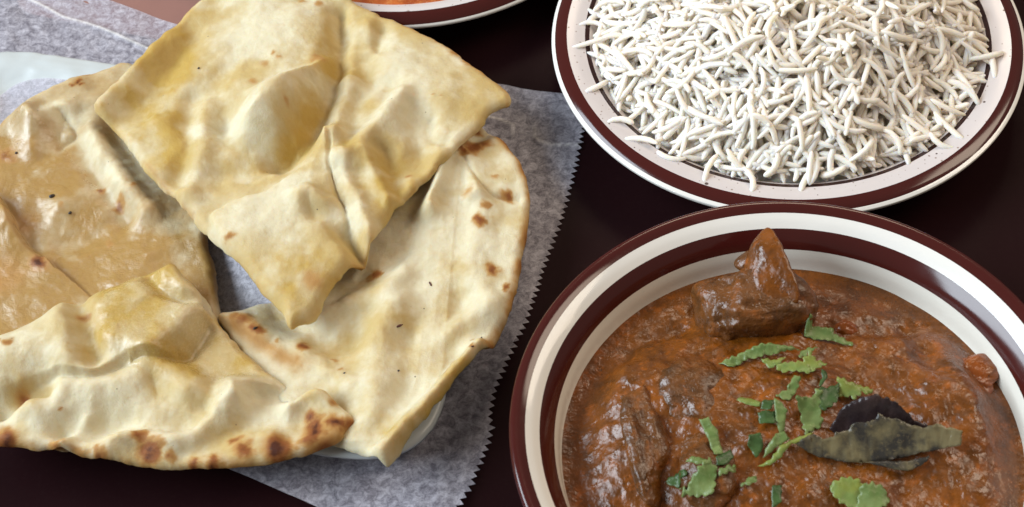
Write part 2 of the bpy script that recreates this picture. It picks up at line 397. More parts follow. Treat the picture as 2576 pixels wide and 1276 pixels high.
    for sp_ in spots:
        px, py, r, k_ = sp_[:4]; zz = sp_[4] if len(sp_) > 4 else zf
        q = U(px, py, zz); dd = np.hypot(*(Pn - q).T) / (r * .0142) ; b = np.maximum(b, 1.18 * k_ * (.88 + .3 * n2) * np.exp(-np.clip(dd * 1.05 + .38 * n2, 0, 9)**2.4))
    for poly, wd, k_ in crust:
        L = smooth_line(to_w(poly, zf), 4); dd = dist_poly(P, L)
        patch = sstep(-.35, .45, fbm(P[:, 0] * .8, P[:, 1] * .8, seed + 8, 3) + .35 * n2)
        b = np.maximum(b, k_ * np.exp(-(dd / wd)**1.3) * (.35 + .65 * patch))
    b = np.clip(b + .10 * sstep(.35, .9, n2), 0, 1)
    for lo, hi, c0 in ((0, .38, TAN), (.30, .72, BRN), (.74, 1.0, CHR)):
        col = col + (c0 - col) * sstep(lo, hi, b)[:, None]
    nv = len(P)
    V = np.vstack([np.c_[P, zt_], np.c_[P, zb]])
    Fs = []
    j = np.arange(na); k = (j + 1) % na
    Fs += [(0, 1 + a, 1 + b_) for a, b_ in zip(j, k)]
    i = (1 + np.arange(nr - 1) * na)[:, None]
    Q = np.stack([i + j, i + na + j, i + na + k, i + k], -1).reshape(-1, 4); Fs += Q.tolist()
    Fb = [tuple(nv + v for v in f[::-1]) for f in Fs]
    o_ = 1 + (nr - 1) * na
    side_ = [(o_ + a, nv + o_ + a, nv + o_ + b_, o_ + b_) for a, b_ in zip(j, k)]
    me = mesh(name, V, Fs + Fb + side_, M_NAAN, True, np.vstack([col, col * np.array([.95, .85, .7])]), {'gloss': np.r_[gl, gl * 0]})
    o = tag(obj(name, me), label, 'naan bread', 'torn naan pieces piled in the paper-lined tray')
    NAANS.append((P, zt_)); return o
def top_z(x, y):
    """height of the bread under a point"""
    best = None
    for P, z in NAANS:
        i = np.argmin((P[:, 0] - x)**2 + (P[:, 1] - y)**2)
        if (P[i, 0] - x)**2 + (P[i, 1] - y)**2 < .02 and (best is None or z[i] > best): best = z[i]
    return best

# upper left piece, under the big one
naan('naan_piece', [(325, 166), (265, 185), (190, 205), (150, 225), (100, 250), (45, 285), (0, 322), (-70, 390), (-130, 500), (-150, 650), (-120, 800), (-40, 890),
                    (120, 905), (320, 890), (480, 862), (549, 800), (545, 740), (536, 650), (523, 620), (520, 585), (545, 470), (500, 330), (420, 210)],
     (230, 520, 1.7), [(0, 330, 2.1), (200, 220, 2.1), (320, 200, 1.9), (-100, 600, 2.0), (200, 550, 1.5), (520, 640, 1.45), (500, 450, 1.4), (200, 850, 1.3), (520, 800, 1.45)],
     [('ridge', [(60, 250), (130, 245), (180, 235)], .18, .8), ('ridge', [(75, 315), (110, 330), (150, 300), (185, 290), (210, 330)], .38, .50),
      ('ridge', [(235, 360), (250, 400), (285, 440), (340, 500), (370, 540)], .42, .60), ('ridge', [(205, 295), (212, 345), (225, 410), (270, 480), (320, 540)], -.34, .42),
      ('ridge', [(95, 300), (80, 380)], .25, .5), ('crease', [(160, 300), (200, 345), (160, 370)], -.22, .28),
      ('lip', [(110, 640), (60, 590), (25, 530), (-20, 490), (-80, 460)], .5, 1.5), ('ridge', [(150, 520), (220, 490), (290, 500)], .16, .6),
      ('ridge', [(110, 570), (190, 610), (300, 560)], -.12, .6), ('ridge', [(300, 700), (400, 620), (500, 600)], .14, .7), ('ridge', [(280, 310), (330, 380), (390, 440), (450, 500)], -.15, .4)],
     [(100, 665, 26, .98), (255, 482, 13, .7), (300, 515, 15, .6), (345, 483, 12, .42), (205, 225, 14, .85), (188, 232, 10, .7), (215, 235, 9, .85), (20, 400, 22, .55), (30, 410, 14, .5), (270, 605, 12, .4), (150, 525, 10, .35), (10, 700, 60, .35), (60, 560, 40, .3)],
     [([(265, 183), (190, 205), (150, 225), (100, 250), (45, 285), (0, 322), (-70, 390)], .17, .72)],
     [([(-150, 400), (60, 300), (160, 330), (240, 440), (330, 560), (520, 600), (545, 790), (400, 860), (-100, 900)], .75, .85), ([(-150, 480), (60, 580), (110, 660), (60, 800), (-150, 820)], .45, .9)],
     'buttery glossy naan piece with golden brown blisters, partly under the big square piece', 11, tone=.30, zf=1.75, yel=(.37, .225, .072), flour=[(290, 450, 1.0, .5), (190, 280, .9, .4), (85, 320, .8, .35)])

# right piece
naan('naan_piece', [(548, 793), (582, 777), (636, 753), (700, 725), (760, 640), (880, 520), (1000, 420), (1120, 330), (1192, 305), (1215, 311), (1258, 345), (1293, 387), (1318, 428), (1332, 490), (1332, 532),
                    (1324, 590), (1315, 640), (1303, 708), (1288, 771), (1265, 825), (1236, 886), (1208, 912), (1156, 975), (1092, 1048), (1020, 1136), (990, 1172), (970, 1182), (924, 1147), (867, 1122), (800, 1100),
                    (730, 1040), (650, 950), (590, 870), (560, 820)],
     (960, 790, 1.7), [(560, 800, 1.5), (640, 760, 1.5), (900, 560, 1.3), (1160, 340, 1.7), (1320, 500, 2.1), (1300, 720, 2.1), (1200, 900, 2.1), (1000, 1140, 2.0), (900, 1100, 1.6), (900, 800, 1.45), (1100, 700, 1.6), (700, 900, 1.35)],
     [('ridge', [(1215, 905), (1160, 960), (1090, 1030), (1020, 1105), (965, 1165)], .62, .48), ('ridge', [(1130, 900), (1080, 960), (1010, 1040), (950, 1100)], -.30, .55),
      ('ridge', [(1150, 372), (1120, 410), (1100, 460), (1085, 540)], .55, .40), ('ridge', [(1150, 372), (1185, 430), (1195, 500)], .30, .38), ('crease', [(1165, 400), (1200, 460), (1240, 500), (1300, 505)], -.22, .25),
      ('ridge', [(1215, 330), (1180, 360), (1160, 390)], -.30, .4), ('ridge', [(1230, 500), (1210, 570), (1190, 680), (1220, 760)], .22, .6),
      ('ridge', [(1000, 790), (965, 860), (955, 930), (950, 1050)], .45, .75), ('ridge', [(880, 860), (840, 870), (810, 850)], -.32, .45), ('ridge', [(1040, 870), (1070, 840), (1110, 800), (1150, 760)], -.36, .50),
      ('ridge', [(800, 800), (880, 760), (960, 740), (1010, 700)], .28, .5), ('ridge', [(840, 730), (900, 690)], -.22, .45), ('ridge', [(560, 805), (640, 830), (720, 880), (800, 930), (870, 980)], .26, .55),
      ('ridge', [(690, 750), (720, 800), (780, 820)], -.22, .35), ('ridge', [(1120, 860), (1170, 820), (1230, 790)], .25, .5), ('ridge', [(1080, 600), (1040, 680), (1000, 760)], .12, .8)],
     [(1275, 497, 17, .75), (1218, 530, 13, .6), (1211, 570, 18, .8), (1243, 690, 17, .75), (1277, 735, 14, .75), (945, 693, 17, .7), (765, 877, 16, .78), (650, 836, 22, .72), (615, 815, 26, .62), (590, 800, 20, .55), (700, 862, 9, .4),
      (1195, 378, 28, .72), (1222, 366, 20, .6), (1168, 392, 14, .7), (1203, 322, 20, .68), (1185, 905, 10, .6), (1140, 945, 9, .65), (1125, 965, 8, .6), (1190, 872, 6, .6), (1250, 455, 10, .4), (840, 905, 8, .35), (860, 940, 8, .35), (1180, 500, 18, .3)],
     [([(1258, 345), (1293, 387), (1318, 428), (1332, 490), (1332, 532), (1324, 590), (1303, 708), (1288, 771), (1265, 825), (1236, 886)], .20, .62), ([(548, 793), (650, 860), (760, 930)], .35, .40)],
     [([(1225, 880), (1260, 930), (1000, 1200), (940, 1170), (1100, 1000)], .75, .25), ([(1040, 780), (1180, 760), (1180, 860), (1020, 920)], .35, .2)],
     'pale naan wedge with round brown blisters and a rolled yellow edge beside the curry bowl', 23, tone=-.08, zf=1.7, flour=[(1100, 560, 2.5, .3), (1000, 950, 1.5, .3)])

# lower left piece, folded over
naan('naan_piece', [(-70, 860, 2.6), (0, 824, 2.9), (66, 779, 3.1), (175, 724, 3.2), (290, 679, 3.2), (370, 651, 3.2), (420, 639, 3.2), (447, 650, 3.1), (475, 684, 2.9), (506, 710, 2.7), (520, 742, 2.3), (543, 792, 1.95),
                    (553, 812, 1.9), (592, 855, 1.9), (642, 904, 1.9), (687, 940, 2.0), (740, 957, 2.3), (792, 964, 2.4), (832, 990, 2.4), (882, 1030, 2.3), (893, 1056, 2.2), (868, 1078, 2.1), (846, 1106, 2.1), (752, 1138, 2.1), (650, 1160, 2.1), (540, 1165, 2.1), (430, 1164, 2.1),
                    (310, 1152, 2.1), (150, 1129, 2.1), (45, 1116, 2.1), (5, 1114, 2.1), (-60, 1092, 2.1), (-130, 1040, 2.2), (-130, 930, 2.4)],
     (330, 930, 2.2), [(0, 1100, 2.2), (300, 1130, 2.2), (650, 1130, 2.2), (860, 1050, 2.3), (700, 980, 2.1), (600, 880, 1.8), (480, 860, 1.75), (400, 920, 1.8), (100, 950, 2.0), (300, 800, 2.0), (430, 690, 2.3), (0, 850, 2.3)],
     [('pillow', [(-90, 850, 3.0), (0, 815, 3.0), (175, 715, 3.2), (300, 668, 3.2), (420, 628, 3.2), (470, 675, 3.0), (515, 720, 2.8), (527, 770, 2.6), (533, 800, 2.4), (505, 845, 2.3), (468, 885, 2.3), (430, 912, 2.3), (340, 925, 2.3), (240, 968, 2.2), (130, 968, 2.2), (60, 990, 2.2), (-20, 1010, 2.2), (-120, 960, 2.2)], 1.05, 1.7),
      ('ridge', [(180, 735, 3.2), (205, 800, 3.0), (225, 860, 2.8), (245, 905, 2.5)], -.32, .42), ('ridge', [(150, 750, 3.2), (165, 830, 3.1), (170, 900, 2.8)], .22, .55), ('ridge', [(365, 680, 3.2), (400, 720, 3.1), (450, 745, 2.9), (500, 745, 2.7)], -.26, .30),
      ('ridge', [(430, 650, 3.2), (455, 700, 3.1), (510, 735, 2.8)], .18, .35), ('ridge', [(300, 860, 2.8), (380, 880, 2.6), (450, 830, 2.7), (510, 790, 2.5)], .14, .5),
      ('ridge', [(95, 1030), (170, 1000), (250, 990), (330, 970), (385, 935), (430, 945), (480, 985)], .52, .68), ('ridge', [(160, 1088), (240, 1072), (310, 1062), (400, 1072), (470, 1062), (520, 1035)], -.46, .42),
      ('ridge', [(150, 1130), (180, 1095), (220, 1062)], .30, .35), ('ridge', [(300, 1095), (370, 1080), (450, 1100), (520, 1070), (580, 1020)], .40, .58), ('ridge', [(330, 1130), (420, 1150), (500, 1120), (600, 1075)], -.2, .4),
      ('dome', [(525, 985), (545, 945), (610, 925), (680, 940), (700, 960), (650, 1000), (600, 1030), (545, 1010)], .36, .7),
      ('ridge', [(560, 1025), (610, 1020), (640, 1060), (680, 1090)], .24, .5), ('ridge', [(640, 1050), (660, 1010), (690, 985), (750, 975)], -.42, .42), ('ridge', [(735, 1025), (780, 995), (830, 985)], .34, .42), ('ridge', [(740, 1000), (780, 975), (810, 968)], -.22, .22),
      ('ridge', [(680, 1060), (720, 1080), (760, 1060)], -.25, .5), ('ridge', [(0, 1030), (60, 1010), (120, 1000)], -.42, .35), ('ridge', [(520, 830), (490, 870), (440, 905)], -.22, .30)],
     [(375, 1135, 30, .9), (355, 1105, 18, .65), (490, 1165, 20, .85), (540, 1160, 20, .75), (615, 1130, 24, .78), (590, 1105, 15, .6), (700, 1125, 34, .95), (795, 1090, 34, .9), (785, 1055, 18, .8), (850, 1070, 26, .9), (835, 1020, 10, .5), (770, 1110, 22, .8), (15, 1108, 28, .95), (60, 1003, 17, .8), (130, 1130, 24, .6), (190, 1140, 20, .6), (250, 1150, 22, .6),
      (40, 905, 14, .55), (10, 900, 12, .5), (42, 815, 11, .5), (222, 828, 16, .5), (0, 850, 14, .5), (105, 820, 9, .35), (165, 1047, 7, .5), (240, 1135, 12, .5), (430, 1150, 14, .5)],
     [([(893, 1056), (868, 1078), (846, 1106), (752, 1150), (650, 1173), (540, 1179), (430, 1179), (310, 1167), (150, 1143), (45, 1130), (5, 1128), (-60, 1105)], .26, .88)],
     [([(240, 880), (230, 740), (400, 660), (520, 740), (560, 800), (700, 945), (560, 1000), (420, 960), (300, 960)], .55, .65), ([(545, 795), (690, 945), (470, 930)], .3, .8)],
     'folded naan piece with dark charred lower crust at the bottom left', 37, tone=.10, zf=2.1, sig=2.2, thick=.7, flour=[(90, 840, 1.4, .6), (420, 1090, 1.5, .4), (170, 1080, 1.2, .5)])

# big piece on top
naan('naan_piece', [(236, 268), (258, 235), (300, 192), (328, 163), (370, 120), (430, 57), (490, -2), (560, -60), (680, -105), (800, -70), (860, -30), (902, -3), (952, 20), (1041, 60), (1141, 112), (1181, 145), (1231, 175), (1277, 215), (1279, 240), (1256, 248), (1226, 266), (1205, 298),
                    (1141, 357), (1056, 445), (981, 520), (945, 580), (917, 620), (903, 634), (867, 664), (832, 704), (786, 767), (745, 793), (722, 801), (700, 762), (654, 719), (596, 645), (520, 577), (475, 525), (430, 475), (370, 425), (325, 360), (280, 300)],
     (740, 340, 3.2), [(240, 270, 2.9), (430, 60, 2.9), (700, -80, 2.8), (1000, 40, 2.8), (1260, 230, 2.85), (1140, 350, 2.7), (980, 520, 2.5), (730, 790, 2.3), (520, 570, 2.45), (350, 390, 2.6), (680, 260, 3.3), (620, 560, 2.9), (930, 350, 3.1)],
     [('ridge', [(255, 255), (300, 215), (360, 160), (430, 90)], .26, .55), ('ridge', [(300, 290), (370, 240), (430, 160), (480, 80)], -.24, .7),
      ('ridge', [(485, 240), (475, 300), (470, 370), (440, 440)], -.28, .50), ('ridge', [(520, 260), (505, 330), (500, 400), (470, 470)], .28, .55),
      ('dome', [(560, 330), (590, 250), (660, 200), (760, 160), (840, 100), (846, 150), (830, 220), (800, 290), (740, 350), (660, 375), (590, 370)], 1.0, 1.5), ('ridge', [(850, 20), (850, 90), (838, 180), (815, 265), (765, 340), (690, 390)], -.44, .42),
      ('dome', [(540, -60), (700, -60), (840, -10), (845, 90), (760, 150), (680, 170), (600, 150), (560, 70)], .22, 1.8),
      ('ridge', [(560, 180), (540, 230), (560, 300)], -.22, .6), ('ridge', [(470, 440), (560, 430), (650, 410), (720, 390)], -.22, .6),
      ('pillow', [(520, 540), (566, 500), (610, 484), (680, 465), (750, 400), (815, 335), (832, 350), (835, 420), (850, 480), (880, 560), (900, 610), (920, 640), (820, 740), (720, 830), (640, 740), (560, 640)], .48, 1.2),
      ('lip', [(925, 625), (890, 585), (855, 500), (833, 430), (838, 345)], -.10, .8), ('ridge', [(905, 620), (880, 570), (856, 500), (843, 430)], -.32, .38),
      ('ridge', [(860, 540), (830, 520), (790, 495), (758, 505)], .26, .38), ('ridge', [(790, 540), (830, 545), (870, 590), (890, 620)], -.20, .35),
      ('ridge', [(838, 345), (846, 420), (870, 480), (905, 545), (925, 600)], .40, .5), ('ridge', [(838, 340), (850, 260), (870, 190)], .18, .5), ('ridge', [(900, 230), (880, 300), (865, 370)], -.30, .5),
      ('ridge', [(880, 400), (920, 340), (970, 290), (1015, 240)], .44, .55), ('ridge', [(960, 180), (935, 240), (905, 300)], .16, .4), ('ridge', [(985, 205), (950, 255), (915, 310)], -.24, .45), ('ridge', [(1035, 240), (1045, 310), (1055, 360), (1040, 410)], -.2, .45),
      ('ridge', [(1075, 290), (1085, 330), (1120, 345)], -.16, .25), ('ridge', [(930, 390), (945, 440), (975, 490)], .26, .34), ('ridge', [(960, 370), (990, 420), (1000, 470)], -.2, .4), ('ridge', [(925, 110), (915, 150), (945, 190)], -.34, .55),
      ('ridge', [(960, 130), (1050, 190), (1130, 240)], .14, .8), ('ridge', [(930, 60), (925, 110)], .2, .35), ('ridge', [(960, 70), (955, 110)], -.15, .3), ('ridge', [(420, 300), (450, 350), (430, 420)], .18, .6)],
     [(752, 192, 14, .42), (688, 138, 9, .4), (725, 290, 9, .35), (800, 148, 20, .38), (575, 597, 13, .58), (1026, 428, 11, .5), (283, 212, 13, .5), (790, 700, 32, .38), (1141, 122, 16, .5), (1180, 145, 22, .5), (700, 150, 9, .3), (640, 205, 16, .3), (1090, 240, 5, .35), (1112, 245, 5, .35), (660, 165, 12, .3), (800, 10, 14, .35), (760, 5, 10, .35)],
     [([(236, 268), (300, 192), (370, 120), (490, -2)], .16, .34), ([(902, -3), (1041, 60), (1141, 112), (1181, 145), (1231, 175), (1277, 215)], .20, .46), ([(1279, 240), (1205, 298), (1056, 445), (945, 580), (903, 634), (786, 767), (722, 801), (596, 645), (430, 475), (280, 300)], .14, .22)],
     [([(230, 270), (330, 150), (430, 50), (480, 100), (470, 250), (450, 330), (330, 340)], .6, .2), ([(820, 0), (850, 200), (800, 330), (700, 400), (640, 410), (740, 320), (800, 200)], .5, .15), ([(860, 170), (930, 180), (960, 250), (880, 400), (840, 380)], .4, .15), ([(930, 400), (1010, 380), (1050, 440), (960, 540), (900, 480)], .4, .1), ([(350, 340), (470, 280), (480, 440), (440, 480)], .35, .1), ([(700, 640), (800, 640), (860, 680), (730, 800)], .4, .1)],  # besides butter, this yellow paints shade on fold sides and in valleys
     'largest naan piece, pale and roughly square, lying on top of the others', 53, tone=.28, zf=3.0, gain=1.35, nr=170, flour=[(640, 290, 1.0, .7), (720, 220, .9, .7), (700, 60, 1.5, .8), (610, 90, 1.0, .5), (600, 540, 1.2, .8), (700, 560, 1.1, .8), (740, 470, .7, .6), (1010, 250, .7, .5), (1050, 180, 1.3, .7), (930, 320, .7, .5), (860, 440, .6, .7), (890, 530, .8, .7), (500, 330, .5, .7), (490, 440, .6, .6), (985, 140, .8, .6), (1080, 290, .7, .5)])

# ------------------------------------------------------------------ tray and wax paper
def radial(outl, c, rr):
    d = outl - c; P = np.vstack([c[None], (c + d[None] * rr[:, None, None]).reshape(-1, 2)]); na, nr = len(d), len(rr)
    j = np.arange(na); k = (j + 1) % na; Fs = [(0, 1 + a, 1 + b) for a, b in zip(j, k)]
    i = (1 + np.arange(nr - 1) * na)[:, None]; Fs += np.stack([i + j, i + na + j, i + na + k, i + k], -1).reshape(-1, 4).tolist()
    return P, Fs, na
tl = resample(TRAY, .3); tcen = TRAY.mean(0)
P, Fs, na = radial(tl, tcen, np.r_[np.linspace(.1, .7, 6), np.linspace(.72, 1, 26)])
sd = tray_sd(P); z = tray_z(sd) + .05 * fbm(P[:, 0] * 2.4, P[:, 1] * 2.4, 33, 3) * sstep(2.4, 1.2, sd); nv = len(P)
zb = np.maximum(z - .16, .36); zb[-na:] = z[-na:] - .12
fl = [tuple(nv + v for v in f[::-1]) for f in Fs]; o_ = nv - na; j = np.arange(na); k = (j + 1) % na
me = mesh('serving_tray', np.vstack([np.c_[P, z], np.c_[P, zb]]), [f[::-1] for f in (fl)] * 0 + [f for f in Fs] + fl + [(o_ + a, nv + o_ + a, nv + o_ + b, o_ + b) for a, b in zip(j, k)], M_TRAY)
tag(obj('serving_tray', me), 'white shallow tray with a rounded rim holding the naan, standing on wax paper', 'tray')

teeth = smooth_line([(1470, 300), (1440, 440), (1408, 552), (1362, 679), (1327, 789), (1299, 852), (1264, 932), (1243, 985), (1232, 1042), (1233, 1082), (1215, 1140), (1182, 1226), (1153, 1276), (1110, 1360)], 5)
tw = U(teeth[:, 0], teeth[:, 1], .15); tw = resample(tw, .14, False)
tn = np.gradient(tw, axis=0); tn = np.stack([-tn[:, 1], tn[:, 0]], 1); tn /= np.linalg.norm(tn, axis=1)[:, None]
amp = np.where(np.arange(len(tw)) % 2 == 0, .13, -.07) * (1 + .5 * (rng.random(len(tw)) - .5))
tooth = tn * amp[:, None]
top_edge = U(np.array([-500, -250, 0, 278, 436, 650, 900, 1130, 1281, 1366, 1416, 1470]), np.array([-290, -198, -104, 0, 59, 120, 170, 205, 215, 228, 232, 240]), np.full(12, .13))
bot = U(np.array([1060, 900, 800, 590, 300, 0, -300, -500]), np.array([1395, 1321, 1276, 1185, 1060, 930, 800, 715]), .15)
outl = np.vstack([resample(top_edge, .25, False), tw, resample(bot, .25, False), resample(np.array([bot[-1], top_edge[0]]), .4, False)[1:-1]])
pc = U(640, 560, .6)
nt = len(resample(top_edge, .25, False))
P, Fs, na = radial(outl, pc, np.r_[np.linspace(0, .975, 120)[1:]**.8, .985, 1.0]); P[1 + 120 * na + nt:1 + 120 * na + nt + len(tooth)] += tooth
sd = tray_sd(P)
z = .10 + np.clip(.12 * fbm(P[:, 0] * .35, P[:, 1] * .35, 5, 3) + .04 * fbm(P[:, 0] * 1.3, P[:, 1] * 1.3, 8, 3), -.06, .22) * sstep(.5, -1.5, sd)
z = z + .22 * np.maximum(fbm(P[:, 0] * .16 + 3, P[:, 1] * .16, 15, 2), 0) * sstep(-.5, -2, sd)
cre = np.zeros(len(P))
for line, wdt, zz in (([(-60, -70), (93, 0), (160, 35), (250, 62), (374, 117), (520, 175)], .06, .3), ([(1190, 278), (1212, 282), (1258, 288), (1320, 318), (1385, 350), (1462, 352)], .05, .4)):
    dd = dist_poly(P, smooth_line(to_w(line, zz), 3)); cre = np.maximum(cre, np.exp(-(dd / wdt)**2)); z = z + .05 * np.exp(-(dd / .12)**2)
sd2 = dist_poly(P, outl, True); z = np.maximum(z, .02)
V = np.c_[P, z]
tag(obj('wax_paper', mesh('wax_paper', V, Fs, M_PAPER, True, None, {'crease': cre})), 'translucent white wax paper sheet with a serrated edge spread under the tray', 'paper')

lin = tcen + (resample(TRAY, .25) - tcen) * .85
P, Fs, na = radial(lin, tcen, np.linspace(0, 1, 91)[1:]); sd = tray_sd(P)
z = tray_z(sd) + .05 + np.clip(.05 * fbm(P[:, 0] * .5, P[:, 1] * .5, 44, 3), -.02, .1)
L = U(np.array([530, 600, 680, 760]), np.array([540, 640, 730, 830]), .9); dd = dist_poly(P, L); z = z + .50 * np.exp(-(dd / .75)**2)
tag(obj('tray_liner', mesh('tray_liner', np.c_[P, z], Fs, M_PAPER, True, None, {'crease': np.zeros(len(P))})), 'mottled wax paper liner inside the tray, seen in the gap between naan pieces', 'paper')

# dusty pink mat beyond the paper
mc = np.array([(-22, 15.5), (-6.5, 12.2), (-12.5, 30), (-26, 36)]); 
mat_o = rrect(np.array([U(40, 30), U(640, 150), U(800, -330), U(60, -480)]), 1.0)
nv = len(mat_o); V = np.vstack([np.c_[mat_o, np.full(nv, .06)], np.c_[mat_o, np.full(nv, .004)]])
Fs = [tuple(range(nv))[::-1], tuple(range(nv, 2 * nv))] + [(i, (i + 1) % nv, nv + (i + 1) % nv, nv + i) for i in range(nv)]
tag(obj('place_mat', mesh('place_mat', V, Fs, M_MAT, False)), 'dusty pink flat mat beyond the wax paper at the top left', 'mat')

# ------------------------------------------------------------------ crumbs on the bread
def blob(name, r, seed, sx=1, sy=1, sz=1, sub=2, amp=.3, fr=2.0, mat=None):
    bm = bmesh.new(); bmesh.ops.create_icosphere(bm, subdivisions=sub, radius=1)
    V = np.array([v.co[:] for v in bm.verts]); Fq = [tuple(v.index for v in f.verts) for f in bm.faces]; bm.free()
    n = fbm(V[:, 0] * fr + V[:, 2] * 1.7 + seed, V[:, 1] * fr - V[:, 2] * 1.3, seed, 4)
    V = V * (1 + amp * n)[:, None] * np.array([sx, sy, sz]) * r
    return V, Fq
def crumb(px, py, z0, sx, sy, ang, mat, label, seed):
    x, y = U(px, py, z0)
    for _ in range(3):
        zt = top_z(x, y) or z0; x, y = U(px, py, zt)
    V, Fq = blob('crumb', 1, seed, sx, sy, min(sx, sy) * .8, 2, .5, 1.6)
    ca, sa = math.cos(ang), math.sin(ang); V = np.c_[V[:, 0] * ca - V[:, 1] * sa, V[:, 0] * sa + V[:, 1] * ca, V[:, 2]]
    o = obj('charred_crumb', mesh('charred_crumb', V, Fq, mat), None, (x, y, zt + min(sx, sy) * .35)); tag(o, label, 'crumb', 'charred crumbs on the naan')
crumb(130, 495, 1.7, .105, .075, .3, M_CRUMB, 'biggest black crumb, on the buttery left naan piece', 1)
crumb(176, 537, 1.6, .075, .055, .8, M_CRUMB, 'second black crumb just below the biggest, on buttery naan', 2)
crumb(41, 386, 1.9, .06, .05, .2, M_CRUMB, 'black crumb beside the shiny butter bubble at the far left', 3)
crumb(1083, 715, 1.7, .035, .11, .3, M_SLIVER, 'upright reddish sliver in the middle of the right naan wedge', 4)
crumb(1005, 820, 1.7, .13, .04, .35, M_SLIVER, 'lying reddish brown sliver on the right naan wedge', 5)
crumb(642, 826, 1.6, .09, .045, .4, M_CRUMB, 'black crumb in the brown patch at the left tip of the right wedge', 6)
crumb(1188, 872, 2.0, .06, .03, .1, M_SLIVER, 'tiny reddish crumb near the rolled edge of the right wedge', 7)
crumb(1211, 851, 2.0, .045, .035, 1.2, M_CRUMB, 'tiny grey-black crumb near the right crust of the right wedge', 8)
crumb(1003, 933, 1.9, .04, .035, .2, M_CRUMB, 'small dark crumb low on the right wedge above its rolled edge', 9)
crumb(500, 172, 3.1, .045, .04, .2, M_CRUMB, 'black triangular crumb near the top of the largest naan', 10)
crumb(866, 939, 1.7, .04, .03, .2, M_CRUMB, 'small dark crumb beside the folded naan on the right wedge', 11)
crumb(165, 752, 3.1, .04, .03, .2, M_CRUMB, 'small dark crumb on the crest of the folded naan', 12)

# ------------------------------------------------------------------ rice
def grain_verts(L, r, bend, twist, seed, ns=8, nk=7):
    t = np.array([0, .03, .10, .26, .5, .74, .90, .97, 1.]); ns = len(t); s = (t - .5) * L
    prof = r * np.power(np.clip(1 - np.abs(2 * t - 1)**5, 0, 1), .5); prof[0] = prof[-1] = r * .22
    rg = np.random.default_rng(seed); prof = prof * (1 + .08 * (rg.random(ns) - .5)) * (1 + .22 * (t - .5) * (1 if seed % 2 else -1))
    ang = bend * s / L; x = np.where(abs(bend) > 1e-3, np.sin(ang) * L / (bend + 1e-9), s); y = (np.cos(ang) - np.cos(bend / 2)) * L / (bend + 1e-9) * -1
    a = np.linspace(0, 2 * np.pi, nk, endpoint=False); V = []; 
    for i in range(ns):
        tx, ty = math.cos(ang[i]), math.sin(ang[i])
        nx, ny = -ty, tx
        for q in a: V.append((x[i] + nx * prof[i] * math.cos(q), y[i] + ny * prof[i] * math.cos(q), prof[i] * .86 * math.sin(q) + twist * (t[i] - .5)**2))
    Fq = [(i * nk + j, i * nk + (j + 1) % nk, (i + 1) * nk + (j + 1) % nk, (i + 1) * nk + j) for i in range(ns - 1) for j in range(nk)]
    Fq += [tuple(range(nk))[::-1], tuple((ns - 1) * nk + j for j in range(nk))]
    ax = np.c_[x, y, twist * (t - .5)**2]
    return np.array(V), Fq, ax, prof
VAR = []
for k in range(26):
    L = rng.uniform(1.05, 1.7); b = rng.choice([-1, 1]) * rng.choice([rng.uniform(.02, .35), rng.uniform(.4, 1.2), rng.uniform(.9, 2.2)]); VAR.append(grain_verts(L, rng.uniform(.098, .124), b, rng.uniform(-.25, .25), 100 + k))
GS = .06; RR = 7.0; NX = int(2 * 8.6 / GS)
gx = (np.arange(NX) + .5) * GS - 8.6; GX, GY = np.meshgrid(gx, gx, indexing='xy'); RAD = np.hypot(GX, GY); TH = np.arctan2(GY, GX)
rim_var = RR + .28 * np.sin(TH * 3 + 1) + .22 * np.sin(TH * 5 + 2.2)
well = np.interp(RAD, [0, 3.5, 5.6, 6.4, 6.9, 7.2, 7.4, 8.6], [.8, .8, .88, 1.1, 1.55, 1.88, 2.02, 2.16])
dome = .8 + 3.1 * np.power(np.clip(1 - (RAD / rim_var)**2.3, 0, 1), .72) + .25 * fbm(GX * .35, GY * .35, 4, 3)
HM = np.maximum(well, dome - .36); HM0 = HM.copy(); target = np.maximum(dome, well)
# core of the heap below the loose grains
GR = []
def put(x, y, yaw, v):
    V, Fq, ax, pr = VAR[v]; ca, sa = math.cos(yaw), math.sin(yaw)
    px_, py_ = x + ax[:, 0] * ca - ax[:, 1] * sa, y + ax[:, 0] * sa + ax[:, 1] * ca
    if np.max(np.hypot(px_, py_)) > 8.3: return False
    i = np.clip(((px_ + 8.6) / GS).astype(int), 0, NX - 1); j = np.clip(((py_ + 8.6) / GS).astype(int), 0, NX - 1)
    h = HM[j, i] + pr * .75; s = ax[:, 0]; m = len(s) // 2
    a, b = int(np.argmax(h[:m])), m + int(np.argmax(h[m:]))
    k = np.clip((h[b] - h[a]) / (s[b] - s[a] + 1e-6), -.75, .75); c0 = np.max(h - k * s - ax[:, 2]) * .55 + np.mean(h - k * s - ax[:, 2]) * .45
    zc = c0 + k * s + ax[:, 2]
    R = Matrix.Rotation(yaw, 4, 'Z') @ Matrix.Rotation(-math.atan(k), 4, 'Y') @ Matrix.Rotation(random.uniform(-.5, .5), 4, 'X')
    GR.append((v, R, (x, y, c0 if True else 0), np.c_[px_, py_, zc], pr))
    for q in range(len(s)):
        r = pr[q]; w_ = int(r / GS) + 1; i0, j0 = i[q], j[q]
        sl = (slice(max(j0 - w_, 0), j0 + w_ + 1), slice(max(i0 - w_, 0), i0 + w_ + 1))
        dx, dy = GX[sl] - px_[q], GY[sl] - py_[q]; t_ = r * r - dx * dx - dy * dy
        HM[sl] = np.where(t_ > 0, np.maximum(HM[sl], zc[q] + np.sqrt(np.maximum(t_, 0)) * .8), HM[sl])
    return True
ngr = 0
